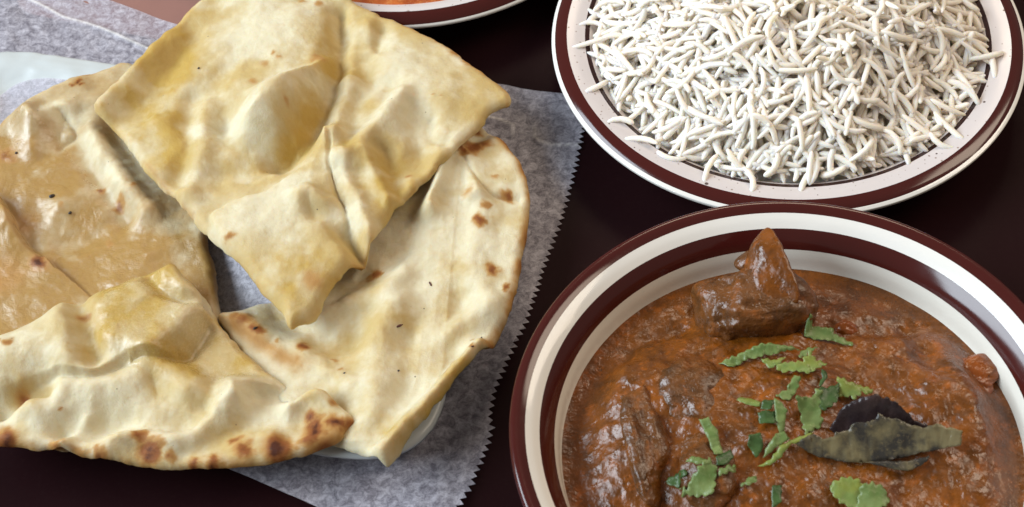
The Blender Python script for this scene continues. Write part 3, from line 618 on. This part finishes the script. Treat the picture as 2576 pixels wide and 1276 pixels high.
while ngr < 3300:
    th = rng.uniform(0, 2 * np.pi, 10); rad = np.sqrt(rng.uniform(0, 1, 10)) * 7.0
    xs, ys = rad * np.cos(th), rad * np.sin(th)
    i = ((xs + 8.6) / GS).astype(int); j = ((ys + 8.6) / GS).astype(int)
    deficit = target[j, i] - HM[j, i]; q = int(np.argmax(deficit + .25 * rng.random(10)))
    if put(xs[q], ys[q], rng.uniform(0, 2 * np.pi), int(rng.integers(len(VAR)))): ngr += 1
    else: ngr += 0
for (px, py, yaw) in ((1480, 100, .1), (1478, 170, .25), (1490, 55, -.3), (1500, 200, .6), (1790, 420, 1.1), (1900, 450, 1.25), (2040, 440, .9), (2375, 345, -.6), (2390, 310, 2.2), (2480, 130, .2), (2500, 155, 1.5), (2330, 345, .3), (1610, 350, -.4), (1560, 300, -.2), (1880, 445, 1.7), (1690, 375, -.4)):
    x, y = U(px, py, 2.4); put(x - PLC[0], y - PLC[1], yaw, int(rng.integers(len(VAR))))
# which grains show most: splat a small depth buffer
cell = 4; DB = {}
camp = np.array([0, -Y0, CH])
for gi, (v, R, loc, pts, pr) in enumerate(GR):
    for q in range(len(pr)):
        for dx, dz in ((0, pr[q]), (-pr[q] * .7, pr[q] * .5), (pr[q] * .7, pr[q] * .5), (0, 0)):
            p = np.array([pts[q, 0] + PLC[0] + dx, pts[q, 1] + PLC[1], pts[q, 2] + dz]) - camp; dz_ = p @ F_
            u, v_ = 512 + p @ RIGHT / dz_ * FPX * .3975, 253.5 - p @ UP / dz_ * FPX * .3975
            if 0 <= u < 1024 and 0 <= v_ < 507:
                kx = (int(u / cell * 2), int(v_ / cell * 2))
                if kx not in DB or dz_ < DB[kx][0]: DB[kx] = (dz_, gi)
cnt = np.zeros(len(GR), int)
for d_, gi in DB.values(): cnt[gi] += 1
order = np.argsort(-cnt)
rice = tag(empty('rice_heap', PLC), 'heap of loose white long-grain rice on the speckled plate', 'rice')
VME = [mesh('grain', V, Fq, M_RICE) for V, Fq, ax, pr in VAR]
for gi in order[:300]:
    v, R, loc, pts, pr = GR[gi]; o = bpy.data.objects.new('grain', VME[v]); C.objects.link(o); o.parent = rice
    o.matrix_local = Matrix.Translation(Vector(loc) * S) @ R
Vs, Fs, off = [], [], 0
for gi in order[300:]:
    v, R, loc, pts, pr = GR[gi]; V, Fq = VAR[v][0], VAR[v][1]
    Vs.append(V @ np.array(R.to_3x3()).T + np.array(loc)); Fs += [tuple(off + a for a in f) for f in Fq]; off += len(V)
st = 4; sub = (slice(None, None, st), slice(None, None, st)); hx = HM0[sub] - .03; n_ = hx.shape[0]       # packed core
core = np.c_[GX[sub].ravel(), GY[sub].ravel(), hx.ravel()]; ok = (RAD[sub].ravel() < 7.0)
Vs.append(core); idx = lambda a, b: a * n_ + b
for a in range(n_ - 1):
    for b in range(n_ - 1):
        f = (idx(a, b), idx(a, b + 1), idx(a + 1, b + 1), idx(a + 1, b))
        if all(ok[k] for k in f): Fs.append(tuple(off + k for k in f))
o = obj('rice_mass', mesh('rice_mass', np.vstack(Vs), Fs, M_RICE), rice); o['kind'] = 'stuff'

# ------------------------------------------------------------------ curry
CZ = 2.45; BX, BY = BWC[0], BWC[1]
nr, na = 130, 420; rr = np.linspace(0, 1, nr + 1)[1:]; a = np.linspace(0, 2 * np.pi, na, endpoint=False)
rad0 = 7.10
P = np.vstack([[(0, 0)], np.stack([(rr[:, None] * rad0) * np.cos(a), (rr[:, None] * rad0) * np.sin(a)], -1).reshape(-1, 2)]) + np.array([BX, BY])
def curry_base(P):
    z = CZ + .20 * fbm(P[:, 0] * .45, P[:, 1] * .45, 71, 3) + .20 * fbm(P[:, 0] * 1.1, P[:, 1] * 1.1, 72, 4) + .045 * np.abs(fbm(P[:, 0] * 3.2, P[:, 1] * 3.2, 73, 3))
    for (px, py, r, h) in ((1760, 1000, 2.6, .75), (1620, 1000, 1.6, .55), (2000, 1000, 2.4, .6), (1900, 1180, 2.6, .7), (2300, 1000, 2.4, .4), (2400, 1030, 1.5, .4), (2480, 960, 1.4, .35), (2150, 820, 1.3, .25), (1960, 800, 1.3, .5), (2450, 1150, 2.2, .35), (1560, 1180, 1.2, .35), (2200, 1250, 2.0, .4)):
        q = U(px, py, CZ + h * .6); z = z + h * np.exp(-(np.hypot(*(P - q).T) / r)**2)
    for pts, h, s in (([(1990, 830), (2150, 845), (2330, 820)], -.16, .35), ([(2240, 880), (2330, 850), (2400, 870)], .14, .4), ([(1610, 890), (1750, 850), (1830, 830)], .15, .4), ([(1500, 950), (1600, 880), (1720, 830)], -.25, .5), ([(2280, 830), (2330, 900), (2360, 960)], -.14, .35)):
        z = z + h * np.exp(-(dist_poly(P, smooth_line(to_w(pts, 2.6), 4)) / s)**2)
    return z
z = curry_base(P); r_ = np.hypot(P[:, 0] - BX, P[:, 1] - BY)
k = sstep(5.6, 7.05, r_); z = z * (1 - k) + (2.36 + .02 * fbm(P[:, 0], P[:, 1], 4, 2)) * k
j = np.arange(na); kk = (j + 1) % na; Fs = [(0, 1 + x, 1 + y) for x, y in zip(j, kk)]
i = (1 + np.arange(nr - 1) * na)[:, None]; Fs += np.stack([i + j, i + na + j, i + na + kk, i + kk], -1).reshape(-1, 4).tolist()
tag(obj('curry_gravy', mesh('curry_gravy', np.c_[P, z], Fs, M_CURRY)), 'thick reddish brown curry gravy filling the banded bowl', 'curry')
from mathutils.bvhtree import BVHTree
BV, BF = [tuple(v) for v in np.c_[P, z].tolist()], [tuple(f) for f in Fs]; BT = [None]
def add_bvh(V, F):
    n = len(BV); BV.extend(map(tuple, np.asarray(V).tolist())); BF.extend(tuple(n + k for k in f) for f in F)
def cz(x, y):
    if BT[0] is None: BT[0] = BVHTree.FromPolygons(BV, BF)
    h = BT[0].ray_cast(Vector((x, y, 20)), Vector((0, 0, -1)))
    return h[0].z if h[0] else CZ

def chunk(name, px, py, z0, sx, sy, sz, ang, seed, mat, label, cat, amp=.28, tilt=(0, 0), group=None, boxy=.35):
    x, y = U(px, py, z0 + sz * .35)
    V, Fq = blob(name, 1, seed, 1, 1, 1, 5, 0)
    pw = np.sign(V) * np.abs(V)**(1 - boxy * .6); V = V * (1 - boxy) + pw * boxy
    n = fbm(V[:, 0] * 1.1 + V[:, 2] * .9 + seed, V[:, 1] * 1.1 - V[:, 2] * .8, seed, 3) * amp + fbm(V[:, 0] * 3.5 + V[:, 2] * 2.1, V[:, 1] * 3.5 + V[:, 2] * 2.7, seed + 5, 4) * amp * .28
    V = V * (1 + n)[:, None] * np.array([sx, sy, sz])
    R = np.array((Matrix.Rotation(ang, 3, 'Z') @ Matrix.Rotation(tilt[0], 3, 'X') @ Matrix.Rotation(tilt[1], 3, 'Y')))
    add_bvh(V @ R.T + np.array([x, y, z0]), Fq)
    o = obj(name, mesh(name, V @ R.T, Fq, mat), None, (x, y, z0)); return tag(o, label, cat, group)
GM = 'sauce-covered chunks in the curry bowl'
chunk('meat_chunk', 1620, 1090, 2.95, .75, 2.0, .8, .05, 201, M_MEAT, 'long ridged meat chunk along the left side of the curry', 'meat', .30, (0, .15), GM)
chunk('meat_chunk', 1745, 985, 3.0, 1.25, 1.45, .85, .5, 202, M_MEAT, 'broad meat chunk under gravy left of the coriander leaves', 'meat', .3, (0, 0), GM)
chunk('meat_chunk', 1790, 1170, 3.0, .95, 1.25, .75, -.2, 203, M_MEAT, 'meat chunk at the bottom of the photo near the lower coriander sprig', 'meat', .32, (0, 0), GM)
chunk('meat_chunk', 1892, 768, 2.6, 1.75, 1.2, 1.75, .1, 204, M_MEAT, 'tall meat chunk standing against the far side of the bowl', 'meat', .28, (.1, 0), GM, .9)
chunk('tomato_piece', 2448, 942, 2.5, .95, .75, .36, .4, 205, M_TOMATO, 'orange-red tomato piece near the right rim of the bowl', 'tomato', .32, (0, 0), GM, 0)
chunk('tomato_piece', 2120, 826, 2.5, .50, .36, .36, .1, 206, M_TOMATO, 'small orange-red tomato bit behind the rightmost upper coriander leaf', 'tomato', .3, (0, 0), GM, 0)
chunk('meat_chunk', 2010, 1010, 2.75, 1.3, 1.0, .7, .8, 207, M_MEAT, 'meat chunk hidden under the coriander and the dark folded leaf', 'meat', .3, (0, 0), GM)

# pointed sliver of meat standing on the tall chunk
def spike(pts, zs, thick, mat, name, label, seed):
    """a tapering slab: outline in the photograph at stated heights, real thickness away from the lens"""
    o3 = np.array([(*U(p[0], p[1], z), z) for p, z in zip(pts, zs)])
    o3 = np.c_[smooth_line(o3, 3, True)]; c = o3.mean(0); o3 = c + (o3 - c) * 1.05
    nrm = np.array([.25, -.86, .45]); nrm /= np.linalg.norm(nrm)
    V, Fs = [], []; na = len(o3); lay = [(-1, .72), (-.7, .92), (0, 1.0), (.7, .92), (1, .70)]
    for d, s in lay:
        for p in o3: V.append(c + (p - c) * s + nrm * d * thick)
    for a_ in range(len(lay) - 1):
        for b in range(na): Fs.append((a_ * na + b, a_ * na + (b + 1) % na, (a_ + 1) * na + (b + 1) % na, (a_ + 1) * na + b))
    for a_, fl in ((0, True), (len(lay) - 1, False)):
        V.append(c + nrm * lay[a_][0] * thick * 1.05); q = len(V) - 1
        for b in range(na):
            f = (a_ * na + b, a_ * na + (b + 1) % na, q); Fs.append(f[::-1] if fl else f)
    me = mesh(name, V, Fs, mat); o = obj(name, me)
    m = o.modifiers.new('subsurf', 'SUBSURF'); m.levels = m.render_levels = 3
    tx = bpy.data.textures.new('lumps', 'CLOUDS'); tx.noise_scale = .009; d = o.modifiers.new('lumps', 'DISPLACE'); d.texture = tx; d.strength = .0016; d.texture_coords = 'LOCAL'
    return tag(o, label, 'meat', GM)
spike([(1934, 575), (1950, 588), (1976, 645), (1994, 695), (2006, 738), (1990, 765), (1930, 755), (1884, 725), (1880, 680), (1888, 640), (1906, 605)], [5.1, 5.05, 4.8, 4.55, 4.3, 4.05, 4.05, 4.2, 4.4, 4.65, 4.95], .45, M_CURRY, 'meat_sliver', 'pointed sliver of meat sticking up at the far side of the curry', 301)
spike([(1888, 632), (1900, 645), (1900, 680), (1870, 680), (1848, 668), (1862, 648)], [4.5, 4.4, 4.1, 4.0, 4.1, 4.3], .22, M_MEAT, 'meat_sliver', 'small stub of meat just left of the pointed sliver', 302)

# ------------------------------------------------------------------ leaves on the curry
M_L1 = mat_leaf('coriander_green', (.13, .20, .055), (.20, .26, .085), (.28, .32, .13))
M_L2 = mat_leaf('coriander_yellow_green', (.25, .28, .055), (.19, .26, .07), (.33, .34, .12))
M_L3 = mat_leaf('coriander_dark_green', (.040, .080, .022), (.065, .120, .035), (.10, .15, .06))
M_D1 = mat_leaf('wilted_leaf_olive', (.045, .040, .034), (.21, .17, .085), (.24, .18, .09), .22)
M_D2 = mat_leaf('wilted_leaf_purple', (.028, .018, .020), (.050, .030, .028), (.08, .05, .045), .22)
def leaf(poly, name, mat, label, lift=.12, tilt=0.0, dirn=(0, 1), curl=.25, seed=0, cat='herb leaf', group='chopped coriander leaves on the curry', rag=.02, zabs=None, parent=None, crop=True, thick=.025, zfun=None, teeth_=0):
    """thin solid leaf scrap: outline from the photograph, laid over the sauce and lifted on one side"""
    p = np.array(poly, float)
    if crop: p = np.c_[(2100 + p[:, 0] * .5095) / 1.29348, (1000 + p[:, 1] * .5095) / 1.29348]
    cx, cy = p.mean(0); z0 = zabs if zabs is not None else 3.1
    for _ in range(2):
        q = U(cx, cy, z0)
        if zabs is None: z0 = cz(*q) + lift
    d_ = np.asarray(dirn, float) / np.hypot(*dirn); pc_ = p - p.mean(0); dep = (pc_ @ np.array([d_[0], d_[1]])) * .0142
    zz = np.full(len(p), z0) + dep * tilt
    o3 = np.array([(*U(a_, b_, c_), c_) for (a_, b_), c_ in zip(p, zz)])
    o2 = resample(o3, .042)
    if teeth_:
        t_ = np.roll(o2[:, :2], -1, 0) - np.roll(o2[:, :2], 1, 0); nn = np.stack([t_[:, 1], -t_[:, 0]], 1); nn /= np.linalg.norm(nn, axis=1)[:, None] + 1e-9
        ar = np.sum(o2[:, 0] * np.roll(o2[:, 1], -1) - np.roll(o2[:, 0], -1) * o2[:, 1]); nn *= np.sign(ar)
        s_ = np.r_[0, np.cumsum(np.linalg.norm(np.diff(o2[:, :2], axis=0), axis=1))]
        o2[:, :2] += nn * (teeth_ * (np.abs(np.sin(np.pi * s_ / .24 + seed)) - .45) * (.6 + .8 * vnoise(s_ * 2.1, s_ * 0 + seed, 3)))[:, None]
    o2[:, :2] += np.c_[fbm(o2[:, 0] * 7, o2[:, 1] * 7, seed, 3, .6), fbm(o2[:, 0] * 7, o2[:, 1] * 7, seed + 3, 3, .6)] * rag * 2
    # ear-clip via bmesh fill, then refine and bend
    bm = bmesh.new(); vs = [bm.verts.new(v) for v in o2]; f = bm.faces.new(vs)
    bmesh.ops.triangulate(bm, faces=[f], ngon_method='BEAUTY')
    for _ in range(3):
        long_ = [e for e in bm.edges if e.calc_length() > .13]
        if not long_: break
        bmesh.ops.subdivide_edges(bm, edges=long_, cuts=1); bmesh.ops.triangulate(bm, faces=bm.faces[:])
    ctr = o2.mean(0); u, s_, vt = np.linalg.svd(o2[:, :2] - ctr[:2]); ax = vt[0]; pr = vt[1]
    for v in bm.verts:
        q = np.array(v.co[:2]) - ctr[:2]; a_, b_ = q @ ax, q @ pr
        v.co.z += curl * (b_ * b_) * 1.2 - curl * .35 * a_ * a_ * .4 + .05 * fbm(np.array([q[0] * 2.2]), np.array([q[1] * 2.2]), seed + 11, 3)[0]
        if zfun: v.co.z += zfun(a_, b_)
        if zabs is None: g_ = cz(v.co.x, v.co.y); v.co.z = max(.45 * v.co.z + .55 * (g_ + lift + v.co.z - z0), g_ + .05)
    r = bmesh.ops.solidify(bm, geom=bm.faces[:], thickness=thick)
    bmesh.ops.recalc_face_normals(bm, faces=bm.faces[:])
    V = np.array([v.co[:] for v in bm.verts]); bm.verts.index_update(); Fq = [tuple(v.index for v in f.verts) for f in bm.faces]; bm.free()
    c0 = V.mean(0); o = obj(name, mesh(name, V - c0 * (parent is None), Fq, mat), parent, None if parent else c0)
    if parent is None: tag(o, label, cat, group)
    return o
LV = [
 ([(1040, 122), (1190, 132), (1212, 165), (1335, 232), (1320, 245), (1180, 212), (1080, 215), (1008, 190)], M_L1, 'topmost coriander leaf, pointing right beside the small tomato bit', .15, .25, (0, -1)),
 ([(470, 350), (560, 310), (700, 250), (790, 228), (985, 245), (900, 272), (720, 325), (650, 325), (560, 385), (530, 390), (520, 370)], M_L1, 'longest light green coriander blade, upper left of the pile', .18, .3, (0, -1)),
 ([(740, 330), (830, 335), (900, 308), (850, 370), (790, 395), (770, 370)], M_L2, 'small pale coriander scrap just under the longest blade', .22, .1, (0, -1)),
 ([(985, 300), (1030, 265), (1100, 250), (1050, 285), (1010, 320), (985, 325)], M_L1, 'narrow coriander tip above the pale star-shaped leaf', .24, .2, (0, -1)),
 ([(820, 360), (1000, 345), (1055, 280), (1085, 330), (1165, 350), (1110, 385), (1040, 440), (960, 410), (870, 415)], M_L2, 'pale yellow-green star-shaped coriander leaf in the upper pile', .26, .2, (0, -1)),
 ([(950, 435), (990, 430), (970, 540), (910, 610), (830, 580), (900, 530), (920, 480)], M_L1, 'upright curved coriander leaf under the star-shaped leaf', .22, .3, (0, -1)),
 ([(1230, 465), (1330, 490), (1380, 500), (1455, 515), (1440, 545), (1380, 540), (1335, 590), (1300, 570), (1230, 575)], M_L2, 'ragged-edged coriander leaf above the dark folded leaf', .25, .2, (0, -1)),
 ([(1110, 530), (1240, 480), (1235, 580), (1180, 640), (1120, 660)], M_L3, 'dark green coriander leaf behind the largest leaf', .18, .1, (0, -1)),
 ([(955, 595), (1070, 575), (1085, 520), (1130, 515), (1112, 600), (1130, 760), (1060, 800), (1020, 840), (990, 690)], M_L1, 'largest flat green coriander leaf in the middle of the pile', .32, .35, (0, -1)),
 ([(578, 592), (592, 570), (630, 575), (740, 610), (730, 640), (640, 620)], M_L2, 'yellow coriander stem at the left of the pile', .22, .0, (0, -1)),
 ([(745, 602), (835, 590), (800, 660), (735, 645)], M_L3, 'greyish leaf bit at the end of the yellow stem', .2, .1, (0, -1)),
 ([(820, 580), (870, 600), (905, 660), (890, 790), (860, 800), (840, 740)], M_L1, 'narrow upright coriander strip left of the largest leaf', .26, .25, (0, -1)),
 ([(710, 670), (830, 665), (835, 745), (730, 740)], M_L3, 'squarish dark coriander scrap left of the narrow upright strip', .2, .1, (0, -1)),
 ([(345, 705), (400, 690), (460, 790), (500, 960), (440, 965), (380, 790)], M_L1, 'long coriander strip slanting down at the left', .2, .25, (0, -1)),
 ([(258, 970), (290, 950), (400, 970), (412, 1000), (330, 1000)], M_L1, 'short flat coriander bit left of the slanting strip', .22, .1, (0, -1)),
 ([(130, 1110), (190, 1068), (270, 1120), (212, 1152)], M_L3, 'small dark feathery coriander tip at the lower left', .18, .1, (0, -1)),
 ([(216, 1130), (260, 1170), (330, 1075), (400, 1000), (452, 1060), (435, 1180), (420, 1230), (340, 1215), (250, 1190)], M_L1, 'crumpled coriander sprig at the lower left', .25, .2, (0, -1)),
 ([(470, 1040), (575, 995), (582, 1030), (480, 1075)], M_L1, 'small coriander arm right of the crumpled sprig', .22, .1, (0, -1)),
 ([(455, 960), (540, 900), (570, 940), (520, 1010), (450, 1020)], M_L3, 'dark coriander bit where the slanting strip meets the sprig', .16, .1, (0, -1)),
 ([(660, 830), (735, 810), (755, 900), (705, 960), (655, 890)], M_L3, 'dark coriander bit left of the curved yellow stem', .2, .15, (0, -1)),
 ([(830, 815), (890, 795), (922, 840), (830, 900), (750, 960), (780, 890)], M_L1, 'folded coriander bit above the curved yellow stem', .25, .2, (0, -1)),
 ([(930, 850), (1050, 800), (1078, 790), (1040, 840), (930, 875), (870, 950), (800, 1000), (720, 1000), (810, 960), (850, 890)], M_L2, 'curved yellow-green coriander stem beside the dark folded leaf', .28, .1, (0, -1)),
 ([(610, 1140), (660, 1095), (722, 1085), (682, 1130)], M_L1, 'tiny coriander scrap between the lower sprigs', .16, .1, (0, -1)),
 ([(810, 1150), (870, 1140), (870, 1240), (805, 1276)], M_L3, 'dark strip of coriander sunk in gravy at the bottom', .10, .0, (0, -1)),
 ([(1175, 1140), (1215, 1120), (1270, 1100), (1330, 1105), (1370, 1120), (1400, 1160), (1390, 1230), (1340, 1290), (1280, 1270), (1230, 1240), (1195, 1190)], M_L2, 'yellow-green fan-shaped coriander leaf at the bottom', .16, .15, (0, -1)),
 ([(1375, 1150), (1440, 1130), (1520, 1150), (1562, 1240), (1530, 1262), (1480, 1280), (1350, 1275)], M_L1, 'rounded green coriander leaf right of the fan-shaped one', .14, .1, (0, -1)),
 ([(1120, 390), (1150, 400), (1165, 440), (1120, 510), (1105, 500), (1130, 440)], M_L3, 'thin dark coriander thread under the star-shaped leaf', .2, .1, (0, -1)),
]
for k, (poly, m, lab, lift, tilt, dn) in enumerate(LV):
    leaf(poly, 'coriander_leaf', m, lab, lift * .75 + .06, tilt * 1.5, dn, .65, 400 + k * 7, rag=.022, thick=.006, teeth_=(.0 if 'stem' in lab or 'strip' in lab or 'thread' in lab else .05 if 'longest' in lab or 'topmost' in lab or 'curved' in lab else .085))
fl = tag(empty('wilted_leaf', (*U(2240, 1080, 3.2), 3.2)), 'dark wilted leaf folded in half, purple back and olive front', 'leaf')
def under(o, par):
    o.matrix_parent_inverse = Matrix.Translation(-par.location); return o
under(leaf([(1215, 800), (1180, 760), (1240, 650), (1330, 595), (1450, 567), (1600, 620), (1720, 720), (1850, 765), (1700, 850), (1500, 860), (1330, 840)], 'back_blade', M_D2, None, 0, .75, (0, -1), .5, 611, zfun=lambda a_, b_: .03 * abs(math.sin(3.2 * (a_ - .7 * b_))) + .05 * math.sin(1.3 * a_), zabs=3.85, parent=fl, thick=.03, rag=.03), fl)
under(leaf([(950, 880), (1075, 815), (1130, 850), (1200, 830), (1212, 800), (1240, 806), (1290, 790), (1345, 735), (1400, 745), (1470, 722), (1485, 685), (1520, 710), (1600, 715), (1700, 752), (1770, 775), (1850, 757), (2018, 800), (2008, 900), (1930, 905), (1700, 950), (1500, 992), (1300, 1002), (1100, 965)],
     'front_blade', M_D1, None, 0, .55, (0, -1), .15, 612, zfun=lambda a_, b_: .025 * abs(math.sin(3.2 * (a_ + .7 * b_))) + .10 * a_ * a_ * .4, zabs=3.8, parent=fl, thick=.03, rag=.02), fl)
under(leaf([(1400, 990), (1640, 985), (1820, 950), (1780, 1000), (1680, 1045), (1600, 1040)], 'lower_lobe', M_D1, None, 0, .2, (0, -1), .1, 613, zabs=3.35, parent=fl, thick=.03, rag=.02), fl)

# ------------------------------------------------------------------ orange food on the side plate
V, Fs = [], []
nr, na = 40, 120
rr = np.linspace(0, 1, nr + 1)[1:]; a = np.linspace(0, 2 * np.pi, na, endpoint=False)
P = np.vstack([[(0, 0)], np.stack([(rr[:, None] * 7.82) * np.cos(a), (rr[:, None] * 7.82) * np.sin(a)], -1).reshape(-1, 2)])
z = 2.02 + .5 * (1 - (np.hypot(*P.T) / 7.82)**4) + .22 * fbm(P[:, 0] * .8, P[:, 1] * .8, 91, 4) * (1 - (np.hypot(*P.T) / 7.82)**6)
j = np.arange(na); kk = (j + 1) % na; Fs = [(0, 1 + x, 1 + y) for x, y in zip(j, kk)]
i = (1 + np.arange(nr - 1) * na)[:, None]; Fs += np.stack([i + j, i + na + j, i + na + kk, i + kk], -1).reshape(-1, 4).tolist()
tag(obj('orange_dish', mesh('orange_dish', np.c_[P, z], Fs, M_SIDE), None, SDC), 'orange-red saucy food on the brown-rimmed plate at the top', 'food')
